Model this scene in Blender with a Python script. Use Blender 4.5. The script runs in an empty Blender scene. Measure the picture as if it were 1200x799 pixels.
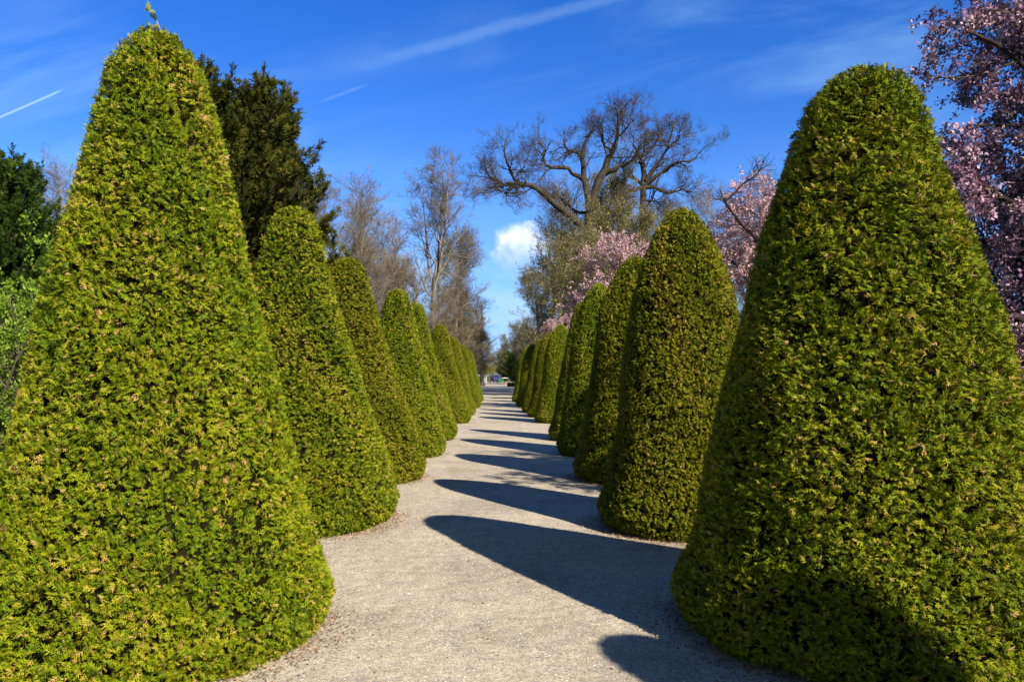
import bpy, math, numpy as np
from mathutils import Vector
R_ = math.radians
sc = bpy.context.scene
COL = sc.collection
CAMH = 1.6

def W(px, py, z):
    """point of the place seen at photo pixel (px,py) of the 1200x799 picture, z metres ahead"""
    return np.array([(px - 600.0) / 900.0 * z, z, CAMH + (440.0 - py) / 900.0 * z])

# ------------------------------------------------------------------ helpers
def mesh_from(name, verts, faces, tint=None, mat_idx=None, smooth=False):
    verts = np.ascontiguousarray(verts, dtype=np.float32).reshape(-1, 3)
    faces = np.ascontiguousarray(faces, dtype=np.int32)
    k = faces.shape[1]; nf = len(faces)
    me = bpy.data.meshes.new(name)
    me.vertices.add(len(verts)); me.vertices.foreach_set('co', verts.ravel())
    me.loops.add(nf * k); me.loops.foreach_set('vertex_index', faces.ravel())
    me.polygons.add(nf)
    me.polygons.foreach_set('loop_start', np.arange(0, nf * k, k, dtype=np.int32))
    me.polygons.foreach_set('loop_total', np.full(nf, k, dtype=np.int32))
    if mat_idx is not None:
        me.polygons.foreach_set('material_index', np.ascontiguousarray(mat_idx, dtype=np.int32))
    me.polygons.foreach_set('use_smooth', np.full(nf, smooth, dtype=bool))
    if tint is not None:
        a = me.attributes.new('tint', 'FLOAT', 'FACE')
        a.data.foreach_set('value', np.ascontiguousarray(tint, dtype=np.float32))
    me.update(calc_edges=True)
    return me

def link(name, me, mats, parent=None, loc=None):
    o = bpy.data.objects.new(name, me); COL.objects.link(o)
    if me is not None and not len(me.materials):
        for m in (mats if isinstance(mats, (list, tuple)) else [mats]): me.materials.append(m)
    if parent is not None: o.parent = parent
    if loc is not None: o.location = loc
    return o

def empty(name, label, cat, loc, group=None, rz=0.0):
    o = bpy.data.objects.new(name, None); COL.objects.link(o)
    o.empty_display_size = 0.3
    o.location = loc; o.rotation_euler = (0, 0, rz)
    return tag(o, label, cat, group)

def tag(o, label, cat, group=None, kind=None):
    if label: o['label'] = label
    if cat: o['category'] = cat
    if group: o['group'] = group
    if kind: o['kind'] = kind
    return o

def dup(root, loc, rz=0.0, scale=(1, 1, 1), label=None, cat=None, group=None):
    r = root.copy(); COL.objects.link(r)
    r.location = loc; r.rotation_euler = (0, 0, rz); r.scale = scale
    if label: r['label'] = label
    if cat: r['category'] = cat
    if group: r['group'] = group
    for ch in list(root.children):
        c = ch.copy(); COL.objects.link(c); c.parent = r
        for g in list(ch.children):
            d = g.copy(); COL.objects.link(d); d.parent = c
    return r

def nrm(v): return v / np.maximum(np.linalg.norm(v, axis=-1, keepdims=True), 1e-9)

class Buf:
    """collects quads of several kinds into one mesh"""
    def __init__(s): s.v = []; s.f = []; s.t = []; s.m = []; s.n = 0
    def add(s, v, f, t=0.5, m=0):
        v = np.asarray(v, float).reshape(-1, 3); f = np.asarray(f, int)
        s.v.append(v); s.f.append(f + s.n); s.n += len(v)
        s.t.append(np.full(len(f), t) if np.isscalar(t) else np.asarray(t))
        s.m.append(np.full(len(f), m))
    def mesh(s, name, smooth=False):
        return mesh_from(name, np.concatenate(s.v), np.concatenate(s.f), np.concatenate(s.t), np.concatenate(s.m), smooth)

# -------- tubes along batches of polylines
def tubes(buf, P, R, k=5, t=None, m=0, rng=None):
    N, n, _ = P.shape
    T = nrm(np.gradient(P, axis=1))
    ref = np.tile(np.array([0.31, 0.52, 0.13]), (N, 1)); 
    alt = np.abs((nrm(ref) * nrm(P[:, -1] - P[:, 0])).sum(1)) > 0.9
    ref[alt] = [0.9, -0.3, 0.1]
    U = nrm(np.cross(T, ref[:, None, :])); V = np.cross(T, U)
    a = np.arange(k) * 2 * math.pi / k
    ring = (U[:, :, None, :] * np.cos(a)[None, None, :, None] + V[:, :, None, :] * np.sin(a)[None, None, :, None])
    verts = P[:, :, None, :] + ring * R[:, :, None, None]
    idx = np.arange(N * n * k).reshape(N, n, k)
    q = np.stack([idx[:, :-1, :], np.roll(idx, -1, 2)[:, :-1, :], np.roll(idx, -1, 2)[:, 1:, :], idx[:, 1:, :]], -1)
    if t is None: t = 0.5
    if not np.isscalar(t): t = np.repeat(t, (n - 1) * k)
    buf.add(verts, q.reshape(-1, 4), t, m)

def wander(P0, D, L, n, rng, wob=0.15, trop=0.0):
    N = len(P0); P = np.zeros((N, n, 3)); P[:, 0] = P0; D = nrm(D.copy())
    st = (L / (n - 1))[:, None]
    for i in range(1, n):
        D = nrm(D + wob * rng.normal(size=(N, 3)) + np.array([0, 0, trop]))
        P[:, i] = P[:, i - 1] + D * st
    return P

def kids(P, R, per, s0, s1, ang, Labs, rmax, rng, n=5, wob=0.18, trop=0.03, taper=0.3, tipshrink=0.5, rfrac=0.6):
    N, m, _ = P.shape; M = N * per
    pi = np.repeat(np.arange(N), per)
    s = rng.uniform(s0, s1, M)
    x = s * (m - 1); i = np.minimum(x.astype(int), m - 2); fr = (x - i)
    p0 = P[pi, i] * (1 - fr)[:, None] + P[pi, i + 1] * fr[:, None]
    r0 = R[pi, i] * (1 - fr) + R[pi, i + 1] * fr
    t = nrm(P[pi, i + 1] - P[pi, i])
    rv = rng.normal(size=(M, 3)); perp = nrm(rv - (rv * t).sum(1, keepdims=True) * t)
    a = ang * rng.uniform(0.6, 1.3, M)[:, None]
    d = np.cos(a) * t + np.sin(a) * perp
    L = Labs * rng.uniform(0.55, 1.25, M) * (1 - tipshrink * (s - s0) / max(1e-6, s1 - s0))
    C = wander(p0, d, L, n, rng, wob, trop)
    rs = np.minimum(r0 * rfrac, rmax * rng.uniform(0.7, 1.1, M))
    RR = rs[:, None] * np.linspace(1, taper, n)[None, :]
    return C, RR

def poly(pts, n):
    """resample a polyline smoothly (Catmull-Rom) to n points"""
    p = np.asarray(pts, float)
    if len(p) == 2: return p[0] + (p[1] - p[0]) * np.linspace(0, 1, n)[:, None]
    q = np.vstack([2 * p[0] - p[1], p, 2 * p[-1] - p[-2]])
    out = []
    for u in np.linspace(0, len(p) - 1 - 1e-6, n):
        i = int(u); f = u - i; a, b, c, d = q[i], q[i + 1], q[i + 2], q[i + 3]
        out.append(0.5 * (2 * b + (c - a) * f + (2 * a - 5 * b + 4 * c - d) * f * f + (3 * b - a - 3 * c + d) * f ** 3))
    return np.array(out)

# -------- leaves: rhombic quads with random frames
def leaves(buf, C, size, rng, t=None, m=0, aspect=0.55, dirs=None, spread=1.0):
    M = len(C)
    A = nrm(rng.normal(size=(M, 3))) if dirs is None else nrm(dirs + spread * rng.normal(size=(M, 3)))
    rv = rng.normal(size=(M, 3)); B = nrm(np.cross(A, rv)); Nn = np.cross(A, B)
    s = (size * rng.uniform(0.6, 1.3, M))[:, None]
    bend = (rng.uniform(-0.25, 0.25, M))[:, None]
    v = np.stack([C, C + A * s * 0.5 + B * s * aspect * 0.5 + Nn * s * bend * .5, C + A * s + Nn * s * bend * 0.2, C + A * s * 0.5 - B * s * aspect * 0.5 + Nn * s * bend * .5], 1)
    f = np.arange(M * 4).reshape(M, 4)
    buf.add(v, f, rng.uniform(0, 1, M) if t is None else t, m)

# -------- fan-shaped conifer sprays
def frond_template(nside=3, slim=1.0):
    k = .075 * slim
    q = [[(0, -.03, 0), (.5, -k, 0), (.5, k, 0), (0, .03, 0)], [(.5, -k, 0), (1, -.02, 0), (1, .02, 0), (.5, k, 0)]]
    for i in range(nside):
        for sgn in (-1, 1):
            x = 0.1 + 0.6 * (i + (0.0 if sgn > 0 else 0.5)) / nside
            L = 0.52 * (1 - 0.55 * x); a = R_(48)
            dx, dy = math.cos(a) * L, math.sin(a) * L * sgn
            nx, ny = -dy / L * k, dx / L * k
            q.append([(x, 0, 0), (x + dx * .55 + nx, dy * .55 + ny, .02), (x + dx, dy, -.03), (x + dx * .55 - nx, dy * .55 - ny, .02)])
    return np.array(q, float)          # (Q,4,3)

def fronds(buf, C, A, S, L, rng, t, curl=0.25, nside=3, m=0, tips=0.0, slim=1.0):
    T = frond_template(nside, slim); Q = len(T); M = len(C)
    A = nrm(A); S = nrm(S - (S * A).sum(1, keepdims=True) * A); Nn = np.cross(A, S)
    c = (curl * rng.normal(size=M))[:, None, None]; bend = (0.3 * rng.normal(size=M))[:, None, None]
    x, y, z = T[..., 0][None], T[..., 1][None], T[..., 2][None]
    w = rng.uniform(0.75, 1.25, M)[:, None, None]
    yy = y * w + bend * x * x; zz = z + c * x * x - 0.35 * np.abs(y) * np.abs(c) * 2
    Lm = L[:, None, None]
    V = C[:, None, None, :] + A[:, None, None, :] * (x * Lm)[..., None] + S[:, None, None, :] * (yy * Lm)[..., None] + Nn[:, None, None, :] * (zz * Lm)[..., None]
    tt = np.repeat(t, Q) + rng.normal(size=M * Q) * 0.07
    if tips:      # new growth at the outer ends is yellower, some of it browned by the shears
        tt = tt + tips * (np.tile(np.maximum(T[:, :, 0].max(1) - .55, 0) * 2, M)) * np.repeat(rng.uniform(-.3, 1.3, M), Q)
        br = rng.uniform(size=M * Q) < .018; tt[br] = rng.uniform(.88, 1, br.sum())
    tt = np.clip(tt, 0, 1)
    buf.add(V, np.arange(M * Q * 4).reshape(-1, 4), tt, m)

# ------------------------------------------------------------------ materials
def newmat(name):
    m = bpy.data.materials.new(name); m.use_nodes = True
    nt = m.node_tree; nt.nodes.clear()
    out = nt.nodes.new('ShaderNodeOutputMaterial')
    return m, nt, out

def ramp(nt, stops, interp='LINEAR'):
    r = nt.nodes.new('ShaderNodeValToRGB'); r.color_ramp.interpolation = interp
    e = r.color_ramp.elements
    while len(e) < len(stops): e.new(0.5)
    for el, (p, c) in zip(e, stops): el.position = p; el.color = (*c, 1)
    return r

def leafmat(name, stops, trans=0.3, rough=0.55, spec=0.25):
    m, nt, out = newmat(name)
    at = nt.nodes.new('ShaderNodeAttribute'); at.attribute_name = 'tint'
    r = ramp(nt, stops); nt.links.new(at.outputs['Fac'], r.inputs[0])
    p = nt.nodes.new('ShaderNodeBsdfPrincipled'); p.inputs['Roughness'].default_value = rough
    p.inputs['Specular IOR Level'].default_value = spec
    nt.links.new(r.outputs[0], p.inputs['Base Color'])
    tr = nt.nodes.new('ShaderNodeBsdfTranslucent'); nt.links.new(r.outputs[0], tr.inputs['Color'])
    mx = nt.nodes.new('ShaderNodeMixShader'); mx.inputs[0].default_value = trans
    nt.links.new(p.outputs[0], mx.inputs[1]); nt.links.new(tr.outputs[0], mx.inputs[2])
    nt.links.new(mx.outputs[0], out.inputs[0])
    return m

def barkmat(name, c0, c1, c2, scale=3.0, stretch=0.25):
    m, nt, out = newmat(name)
    tc = nt.nodes.new('ShaderNodeTexCoord'); mp = nt.nodes.new('ShaderNodeMapping')
    mp.inputs['Scale'].default_value = (scale, scale, scale * stretch)
    nt.links.new(tc.outputs['Object'], mp.inputs[0])
    n = nt.nodes.new('ShaderNodeTexNoise'); n.inputs['Scale'].default_value = 3; n.inputs['Detail'].default_value = 6
    nt.links.new(mp.outputs[0], n.inputs['Vector'])
    r = ramp(nt, [(0.3, c0), (0.5, c1), (0.72, c2)]); nt.links.new(n.outputs[0], r.inputs[0])
    p = nt.nodes.new('ShaderNodeBsdfPrincipled'); p.inputs['Roughness'].default_value = 0.9
    p.inputs['Specular IOR Level'].default_value = 0.15
    nt.links.new(r.outputs[0], p.inputs['Base Color'])
    b = nt.nodes.new('ShaderNodeBump'); b.inputs['Strength'].default_value = 0.5; b.inputs['Distance'].default_value = 0.05
    nt.links.new(n.outputs[0], b.inputs['Height']); nt.links.new(b.outputs[0], p.inputs['Normal'])
    nt.links.new(p.outputs[0], out.inputs[0])
    return m

def plain(name, col, rough=0.6, metal=0.0, spec=0.4, var=0.12):
    m, nt, out = newmat(name)
    n = nt.nodes.new('ShaderNodeTexNoise'); n.inputs['Scale'].default_value = 6; n.inputs['Detail'].default_value = 4
    r = ramp(nt, [(0.3, tuple(c * (1 - var) for c in col)), (0.7, tuple(min(1, c * (1 + var)) for c in col))])
    nt.links.new(n.outputs[0], r.inputs[0])
    p = nt.nodes.new('ShaderNodeBsdfPrincipled'); p.inputs['Roughness'].default_value = rough
    p.inputs['Metallic'].default_value = metal; p.inputs['Specular IOR Level'].default_value = spec
    nt.links.new(r.outputs[0], p.inputs['Base Color']); nt.links.new(p.outputs[0], out.inputs[0])
    return m

M = {}
M['cone'] = leafmat('clipped_foliage', [(0.0, (.028, .050, .003)), (.28, (.072, .112, .004)), (.52, (.138, .185, .003)), (.78, (.26, .262, .006)), (.90, (.34, .26, .025)), (.955, (.34, .20, .05)), (1.0, (.42, .26, .11))], trans=0.05, rough=0.6, spec=0.12)
nt_ = M['cone'].node_tree          # no two cones quite the same green
oi = nt_.nodes.new('ShaderNodeObjectInfo'); hv_ = nt_.nodes.new('ShaderNodeHueSaturation')
def _mr(lo, hi):
    n_ = nt_.nodes.new('ShaderNodeMapRange'); nt_.links.new(oi.outputs['Random'], n_.inputs['Value']); n_.inputs['To Min'].default_value = lo; n_.inputs['To Max'].default_value = hi; return n_.outputs[0]
rmp = [n_ for n_ in nt_.nodes if n_.type == 'VALTORGB'][0]; tg = [l_.to_socket for l_ in nt_.links if l_.from_node == rmp]
nt_.links.new(_mr(.485, .515), hv_.inputs['Hue']); nt_.links.new(_mr(.88, 1.12), hv_.inputs['Value']); nt_.links.new(rmp.outputs[0], hv_.inputs['Color'])
for t_ in tg: nt_.links.new(hv_.outputs[0], t_)
M['core'] = plain('shaded_core', (.012, .011, .004), 0.95, spec=0.0, var=0.4)  # near black, with the shade between sprays painted in
M['yew'] = leafmat('dark_conifer_foliage', [(0, (.018, .028, .005)), (.5, (.052, .060, .008)), (.85, (.11, .10, .012)), (1, (.16, .125, .02))], trans=0.1, spec=.08, rough=.7)
M['dkgreen'] = leafmat('deep_green_foliage', [(0, (.014, .030, .005)), (.6, (.042, .078, .009)), (1, (.10, .135, .015))], trans=0.1, spec=.08, rough=.7)
M['shrub'] = leafmat('spring_leaves', [(0, (.09, .15, .012)), (.5, (.17, .28, .022)), (.85, (.25, .36, .04)), (1, (.36, .42, .09))], trans=0.3, spec=.08, rough=.7)
M['olive'] = leafmat('budding_leaves', [(0, (.10, .10, .02)), (.5, (.22, .205, .045)), (.85, (.33, .30, .06)), (1, (.40, .33, .11))], trans=0.3)
M['lime'] = leafmat('lime_leaves', [(0, (.10, .14, .02)), (.6, (.19, .23, .03)), (1, (.3, .32, .06))], trans=0.3)
M['blossom'] = leafmat('mauve_blossom', [(0, (.12, .06, .095)), (.35, (.26, .14, .21)), (.75, (.44, .28, .37)), (.94, (.60, .45, .51)), (1, (.75, .62, .64))], trans=0.08, spec=0.1)
M['pink'] = leafmat('pink_blossom', [(0, (.34, .18, .19)), (.4, (.60, .37, .385)), (.8, (.76, .53, .54)), (1, (.78, .68, .66))], trans=0.3, spec=0.1)
M['oakbark'] = barkmat('dark_oak_bark', (.022, .018, .014), (.055, .045, .034), (.10, .085, .05))
M['oaktwig'] = leafmat('oak_twigs', [(0, (.035, .027, .02)), (.5, (.085, .065, .048)), (1, (.16, .125, .08))], trans=0.0, spec=.1)
M['greybark'] = barkmat('grey_bark', (.10, .085, .065), (.20, .17, .13), (.33, .29, .22))
M['twig'] = leafmat('brown_twigs', [(0, (.07, .054, .040)), (.5, (.155, .124, .088)), (1, (.28, .23, .165))], trans=0.0, spec=.1)
M['darkbark'] = barkmat('cherry_bark', (.014, .010, .010), (.035, .025, .024), (.07, .05, .045))
M['dry'] = leafmat('dry_stems', [(0, (.12, .085, .05)), (.5, (.28, .21, .13)), (1, (.45, .36, .24))], trans=0.1, spec=.1)
M['litter'] = leafmat('brown_litter', [(0, (.10, .05, .025)), (.5, (.26, .14, .07)), (1, (.42, .28, .16))], trans=0.0, spec=.1)
M['stone'] = leafmat('gravel_stones', [(0, (.16, .15, .135)), (.25, (.31, .28, .24)), (.55, (.44, .39, .315)), (.85, (.55, .485, .385)), (.95, (.68, .65, .60)), (1, (.40, .24, .15))], trans=0.0, rough=.75, spec=.3)

# ------------------------------------------------------------------ ground
def gravelmat():
    m, nt, out = newmat('pale_gravel')
    L = nt.links.new
    tc = nt.nodes.new('ShaderNodeTexCoord')
    def vor(scale):
        v = nt.nodes.new('ShaderNodeTexVoronoi'); v.inputs['Scale'].default_value = scale; v.inputs['Randomness'].default_value = 1
        L(tc.outputs['Object'], v.inputs['Vector']); return v
    def noi(scale, det=5):
        n = nt.nodes.new('ShaderNodeTexNoise'); n.inputs['Scale'].default_value = scale; n.inputs['Detail'].default_value = det
        L(tc.outputs['Object'], n.inputs['Vector']); return n
    v1 = vor(120); v2 = vor(55)
    sep = nt.nodes.new('ShaderNodeSeparateColor'); L(v1.outputs['Color'], sep.inputs[0])
    r1 = ramp(nt, [(0, (.20, .185, .16)), (.18, (.31, .28, .235)), (.5, (.43, .378, .295)), (.8, (.54, .475, .365)), (.95, (.68, .63, .53)), (1, (.46, .29, .18))])
    L(sep.outputs[0], r1.inputs[0])
    sep2 = nt.nodes.new('ShaderNodeSeparateColor'); L(v2.outputs['Color'], sep2.inputs[0])
    r2 = ramp(nt, [(0, (.24, .22, .195)), (.5, (.44, .39, .305)), (1, (.58, .52, .40))]); L(sep2.outputs[0], r2.inputs[0])
    mx = nt.nodes.new('ShaderNodeMixRGB'); mx.inputs[0].default_value = .35; L(r1.outputs[0], mx.inputs[1]); L(r2.outputs[0], mx.inputs[2])
    # broad worn / dusty patches
    n1 = noi(0.9, 6); rp = ramp(nt, [(.35, (.88, .85, .81)), (.5, (1.07, 1.05, 1.01)), (.68, (1.20, 1.17, 1.08))]); L(n1.outputs[0], rp.inputs[0])
    mu = nt.nodes.new('ShaderNodeMixRGB'); mu.blend_type = 'MULTIPLY'; mu.inputs[0].default_value = 1; L(mx.outputs[0], mu.inputs[1]); L(rp.outputs[0], mu.inputs[2])
    n2 = noi(7, 4); rq = ramp(nt, [(.35, (.86, .86, .88)), (.65, (1.10, 1.08, 1.04))]); L(n2.outputs[0], rq.inputs[0])
    mu2 = nt.nodes.new('ShaderNodeMixRGB'); mu2.blend_type = 'MULTIPLY'; mu2.inputs[0].default_value = 1; L(mu.outputs[0], mu2.inputs[1]); L(rq.outputs[0], mu2.inputs[2])
    p = nt.nodes.new('ShaderNodeBsdfPrincipled'); p.inputs['Roughness'].default_value = .85; p.inputs['Specular IOR Level'].default_value = .2
    L(mu2.outputs[0], p.inputs['Base Color'])
    b = nt.nodes.new('ShaderNodeBump'); b.inputs['Strength'].default_value = .8; b.inputs['Distance'].default_value = .006
    inv = nt.nodes.new('ShaderNodeMath'); inv.operation = 'SUBTRACT'; inv.inputs[0].default_value = 1; L(v1.outputs['Distance'], inv.inputs[1])
    L(inv.outputs[0], b.inputs['Height'])
    b2 = nt.nodes.new('ShaderNodeBump'); b2.inputs['Strength'].default_value = .6; b2.inputs['Distance'].default_value = .03
    L(n2.outputs[0], b2.inputs['Height']); L(b.outputs[0], b2.inputs['Normal']); L(b2.outputs[0], p.inputs['Normal'])
    L(p.outputs[0], out.inputs[0]); return m

def lawnmat():
    m, nt, out = newmat('lawn_turf'); L = nt.links.new
    tc = nt.nodes.new('ShaderNodeTexCoord')
    n = nt.nodes.new('ShaderNodeTexNoise'); n.inputs['Scale'].default_value = 1.3; n.inputs['Detail'].default_value = 8; L(tc.outputs['Object'], n.inputs['Vector'])
    n2 = nt.nodes.new('ShaderNodeTexNoise'); n2.inputs['Scale'].default_value = 60; n2.inputs['Detail'].default_value = 3; L(tc.outputs['Object'], n2.inputs['Vector'])
    r = ramp(nt, [(.3, (.035, .075, .012)), (.5, (.065, .12, .02)), (.7, (.10, .14, .03))]); L(n.outputs[0], r.inputs[0])
    r2 = ramp(nt, [(.3, (.5, .55, .5)), (.7, (1.3, 1.25, 1.1))]); L(n2.outputs[0], r2.inputs[0])
    mu = nt.nodes.new('ShaderNodeMixRGB'); mu.blend_type = 'MULTIPLY'; mu.inputs[0].default_value = 1; L(r.outputs[0], mu.inputs[1]); L(r2.outputs[0], mu.inputs[2])
    p = nt.nodes.new('ShaderNodeBsdfPrincipled'); p.inputs['Roughness'].default_value = .9; p.inputs['Specular IOR Level'].default_value = .1
    L(mu.outputs[0], p.inputs['Base Color'])
    b = nt.nodes.new('ShaderNodeBump'); b.inputs['Strength'].default_value = 1; b.inputs['Distance'].default_value = .04; L(n2.outputs[0], b.inputs['Height']); L(b.outputs[0], p.inputs['Normal'])
    L(p.outputs[0], out.inputs[0]); return m

g = np.array([(-1500, -300, 0), (1500, -300, 0), (1500, 3000, 0), (-1500, 3000, 0)], float)
tag(link('lawn', mesh_from('lawn', g, [[0, 1, 2, 3]]), lawnmat()), 'green lawn on both sides of the avenue', None, kind='structure')
def pc(z): return -0.02 - 0.0195 * z         # centre line of the avenue
GR = gravelmat()
zs = np.array([-8, 5, 12, 20.6, 24.8, 40, 60, 90, 120, 150, 190]); hw = np.array([3.5, 3.5, 3.5, 3.5, 3.5, 3.4, 3.2, 3.0, 2.7, 3.2, 6.0])
pv = np.concatenate([np.stack([pc(zs) - hw, zs, np.full(len(zs), .005)], 1), np.stack([pc(zs) + hw, zs, np.full(len(zs), .005)], 1)])
n = len(zs); pf = [[i, i + n, i + n + 1, i + 1] for i in range(n - 1)]
pv = np.concatenate([pv, np.array([(-40, 20.9, .005), (pc(21) - 3.5, 20.9, .005), (pc(21) - 3.5, 24.5, .005), (-40, 24.5, .005), (pc(21) + 3.5, 20.9, .005), (40, 20.9, .005), (40, 24.5, .005), (pc(21) + 3.5, 24.5, .005)])])
pf += [[2 * n, 2 * n + 1, 2 * n + 2, 2 * n + 3], [2 * n + 4, 2 * n + 5, 2 * n + 6, 2 * n + 7]]
tag(link('gravel_path', mesh_from('gravel_path', pv, pf), GR), 'pale gravel path running between the clipped cones', None, kind='structure')

# loose stones on the nearer stretch of the path
rng = np.random.default_rng(5)
def octa():
    v = np.array([(1, 0, 0), (-1, 0, 0), (0, 1, 0), (0, -1, 0), (0, 0, 1), (0, 0, -1)], float)
    f = np.array([(0, 2, 4), (2, 1, 4), (1, 3, 4), (3, 0, 4), (2, 0, 5), (1, 2, 5), (3, 1, 5), (0, 3, 5)])
    return v, f
ov, of = octa()
NS = 52000
yy = 3.2 + 11.0 * rng.beta(1.0, 2.2, NS); xx = pc(yy) + rng.uniform(-1.9, 1.9, NS)
s = 0.0028 + 0.0052 * rng.beta(1.1, 4, NS); s *= (1 + .03 * (yy - 3))
V = ov[None] * (1 + .35 * rng.uniform(-1, 1, (NS, 6, 1))) * s[:, None, None] * np.stack([rng.uniform(.8, 1.5, NS), rng.uniform(.7, 1.1, NS), rng.uniform(.45, .8, NS)], 1)[:, None, :]
ra = rng.uniform(0, 6.28, NS); ca, sa = np.cos(ra)[:, None], np.sin(ra)[:, None]
V = np.stack([V[..., 0] * ca - V[..., 1] * sa, V[..., 0] * sa + V[..., 1] * ca, V[..., 2]], -1)
V += np.stack([xx, yy, .005 + s * .25], 1)[:, None, :]
F = (of[None] + (np.arange(NS) * 6)[:, None, None]).reshape(-1, 3)
tag(link('loose_gravel', mesh_from('loose_gravel', V, F, np.repeat(rng.uniform(0, 1, NS), 8)), M['stone']), 'loose pale grey and tan stones strewn over the gravel path', None, kind='stuff')

# ------------------------------------------------------------------ clipped cones
PROF = {
 'tall': [(0, .90), (.03, .97), (.06, 1), (.12, .945), (.235, .825), (.35, .725), (.48, .63), (.62, .525), (.76, .415), (.85, .335), (.91, .28), (.95, .22), (.98, .13), (1, 0)],
 'slim': [(0, .90), (.03, .97), (.06, 1), (.12, .93), (.2, .85), (.32, .785), (.44, .705), (.56, .62), (.67, .53), (.76, .445), (.82, .39), (.89, .33), (.93, .285), (.97, .20), (.99, .115), (1, 0)],
 'slimmer': [(0, .90), (.03, .97), (.07, 1), (.15, .93), (.3, .79), (.44, .655), (.56, .54), (.68, .44), (.76, .375), (.83, .32), (.9, .275), (.95, .225), (.98, .155), (1, 0)],
 'plump': [(0, .90), (.03, .97), (.06, 1), (.15, .905), (.31, .785), (.52, .69), (.71, .595), (.8, .50), (.86, .415), (.92, .31), (.97, .185), (.99, .09), (1, 0)],
}
H0, R0 = 3.5, 1.1
def cone_mesh(name, prof, seed, dens=2900, lmul=1.0):
    rng = np.random.default_rng(seed)
    pr = np.array(PROF[prof]); hh = np.linspace(0, 1, 400); rr = np.interp(hh, pr[:, 0], pr[:, 1])
    for _ in range(3): rr[1:-1] = (rr[:-2] + 2 * rr[1:-1] + rr[2:]) / 4
    h = hh * H0; r = rr * R0
    ds = np.hypot(np.gradient(h), np.gradient(r)); w = r * ds; w /= w.sum()
    area = (2 * math.pi * r * ds).sum(); G = 3; Nc = int(area * dens / G); N = Nc * G
    cdf = np.cumsum(w); i = np.repeat(np.searchsorted(cdf, rng.uniform(0, 1, Nc)).clip(0, 399), G)
    th = np.repeat(rng.uniform(0, 2 * math.pi, Nc), G) + rng.normal(size=N) * .011 / np.maximum(r[i], .1)
    hz = np.clip(h[i] + rng.normal(size=N) * .011, .01, H0 * .999); i = np.clip((hz / H0 * 399).astype(int), 0, 399); rad = r[i]
    drdh = np.gradient(r) / np.gradient(h)
    # shallow hollows and swells left by the shears
    ph = rng.uniform(0, 6.28, 16); kk = rng.integers(2, 13, 16); kh = rng.uniform(1.5, 9, 16)
    lump = sum(np.sin(kk[j] * th + kh[j] * hz + ph[j]) / (1 + .12 * kk[j]) for j in range(16)) / 4
    off = 0.012 * lump - np.repeat(.070 * rng.beta(.8, 1.4, Nc), G) - .02 * rng.uniform(0, 1, N) + .004
    nr = np.stack([np.cos(th), np.sin(th), -drdh[i]], 1); nr[hz > .985 * H0] = [0, 0, 1]; nr = nrm(nr)
    rad = rad * (1 + .022 * np.sin(2 * th + ph[0]) + .016 * np.sin(3 * th + 1.4 * hz + ph[1]) + .012 * np.sin(4.1 * hz + th + ph[2]))
    C = np.stack([rad * np.cos(th), rad * np.sin(th), hz], 1) + nr * off[:, None]
    C[:, 2] = np.maximum(C[:, 2], .015)
    hor = np.stack([-np.sin(th), np.cos(th), np.zeros(N)], 1); up = np.cross(nr, hor)
    # sprays lie in locally combed directions
    fl = sum(np.sin(kk[j] * 1.0 * th + 1.7 * kh[j] * hz + 2.1 * ph[j]) for j in range(10)) / 2.5
    phi = fl + np.repeat(rng.normal(size=Nc) * .9, G) + rng.normal(size=N) * .5
    tdir = np.cos(phi)[:, None] * hor * np.repeat(np.sign(rng.normal(size=(Nc, 1))), G, 0) + np.sin(phi)[:, None] * up * .8
    a = rng.uniform(.25, .95, N)[:, None]; b = rng.uniform(.5, 1.0, N)[:, None]
    A = nrm(nr * a + tdir * b + np.array([0, 0, .12]))
    ref = nrm(nr * .8 + np.array([0, 0, .45]) + .55 * rng.normal(size=(N, 3)))
    S = np.cross(ref, A)
    L = rng.uniform(.022, .050, N) * lmul; L[rng.uniform(size=N) < .03] *= 1.5
    pn = sum(np.sin(kk[j] * .5 * th + .8 * kh[j] * hz + 3.3 * ph[j]) for j in range(8)) / 4
    t = .53 + .12 * pn + np.repeat(rng.normal(size=Nc) * .14, G) + rng.normal(size=N) * .10
    pn2 = sum(np.sin(kk[j] * .9 * th + 1.3 * kh[j] * hz + 5.1 * ph[j]) for j in range(4, 14)) / 4
    dead = rng.uniform(size=N) < (.005 + .16 * np.clip(pn2 - .85, 0, 1) + .05 * np.exp(-hz / .12)); t[dead] = rng.uniform(.9, 1, dead.sum())
    buf = Buf()
    fronds(buf, C - A * L[:, None] * .85, A, S, L, rng, np.clip(t, 0, .97), m=0, tips=.18, slim=1.0, nside=2)
    # inner mass of old wood, shade of the gaps put into its colour
    ns, nh = 40, 28; hv = np.linspace(0, 1, nh); rv = np.maximum(np.interp(hv, hh, r) - np.interp(hv, [0, .6, 1], [.09, .075, .05]), 0.004); zv = hv * (H0 - .045)
    zv[0] = 0.0
    aa = np.arange(ns) * 2 * math.pi / ns
    vv = np.stack([rv[:, None] * np.cos(aa), rv[:, None] * np.sin(aa), np.repeat(zv[:, None], ns, 1)], -1)
    idx = np.arange(nh * ns).reshape(nh, ns)
    q = np.stack([idx[:-1], np.roll(idx, -1, 1)[:-1], np.roll(idx, -1, 1)[1:], idx[1:]], -1).reshape(-1, 4)
    buf.add(vv, q, .2, 1)
    return buf.mesh(name)

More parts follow.
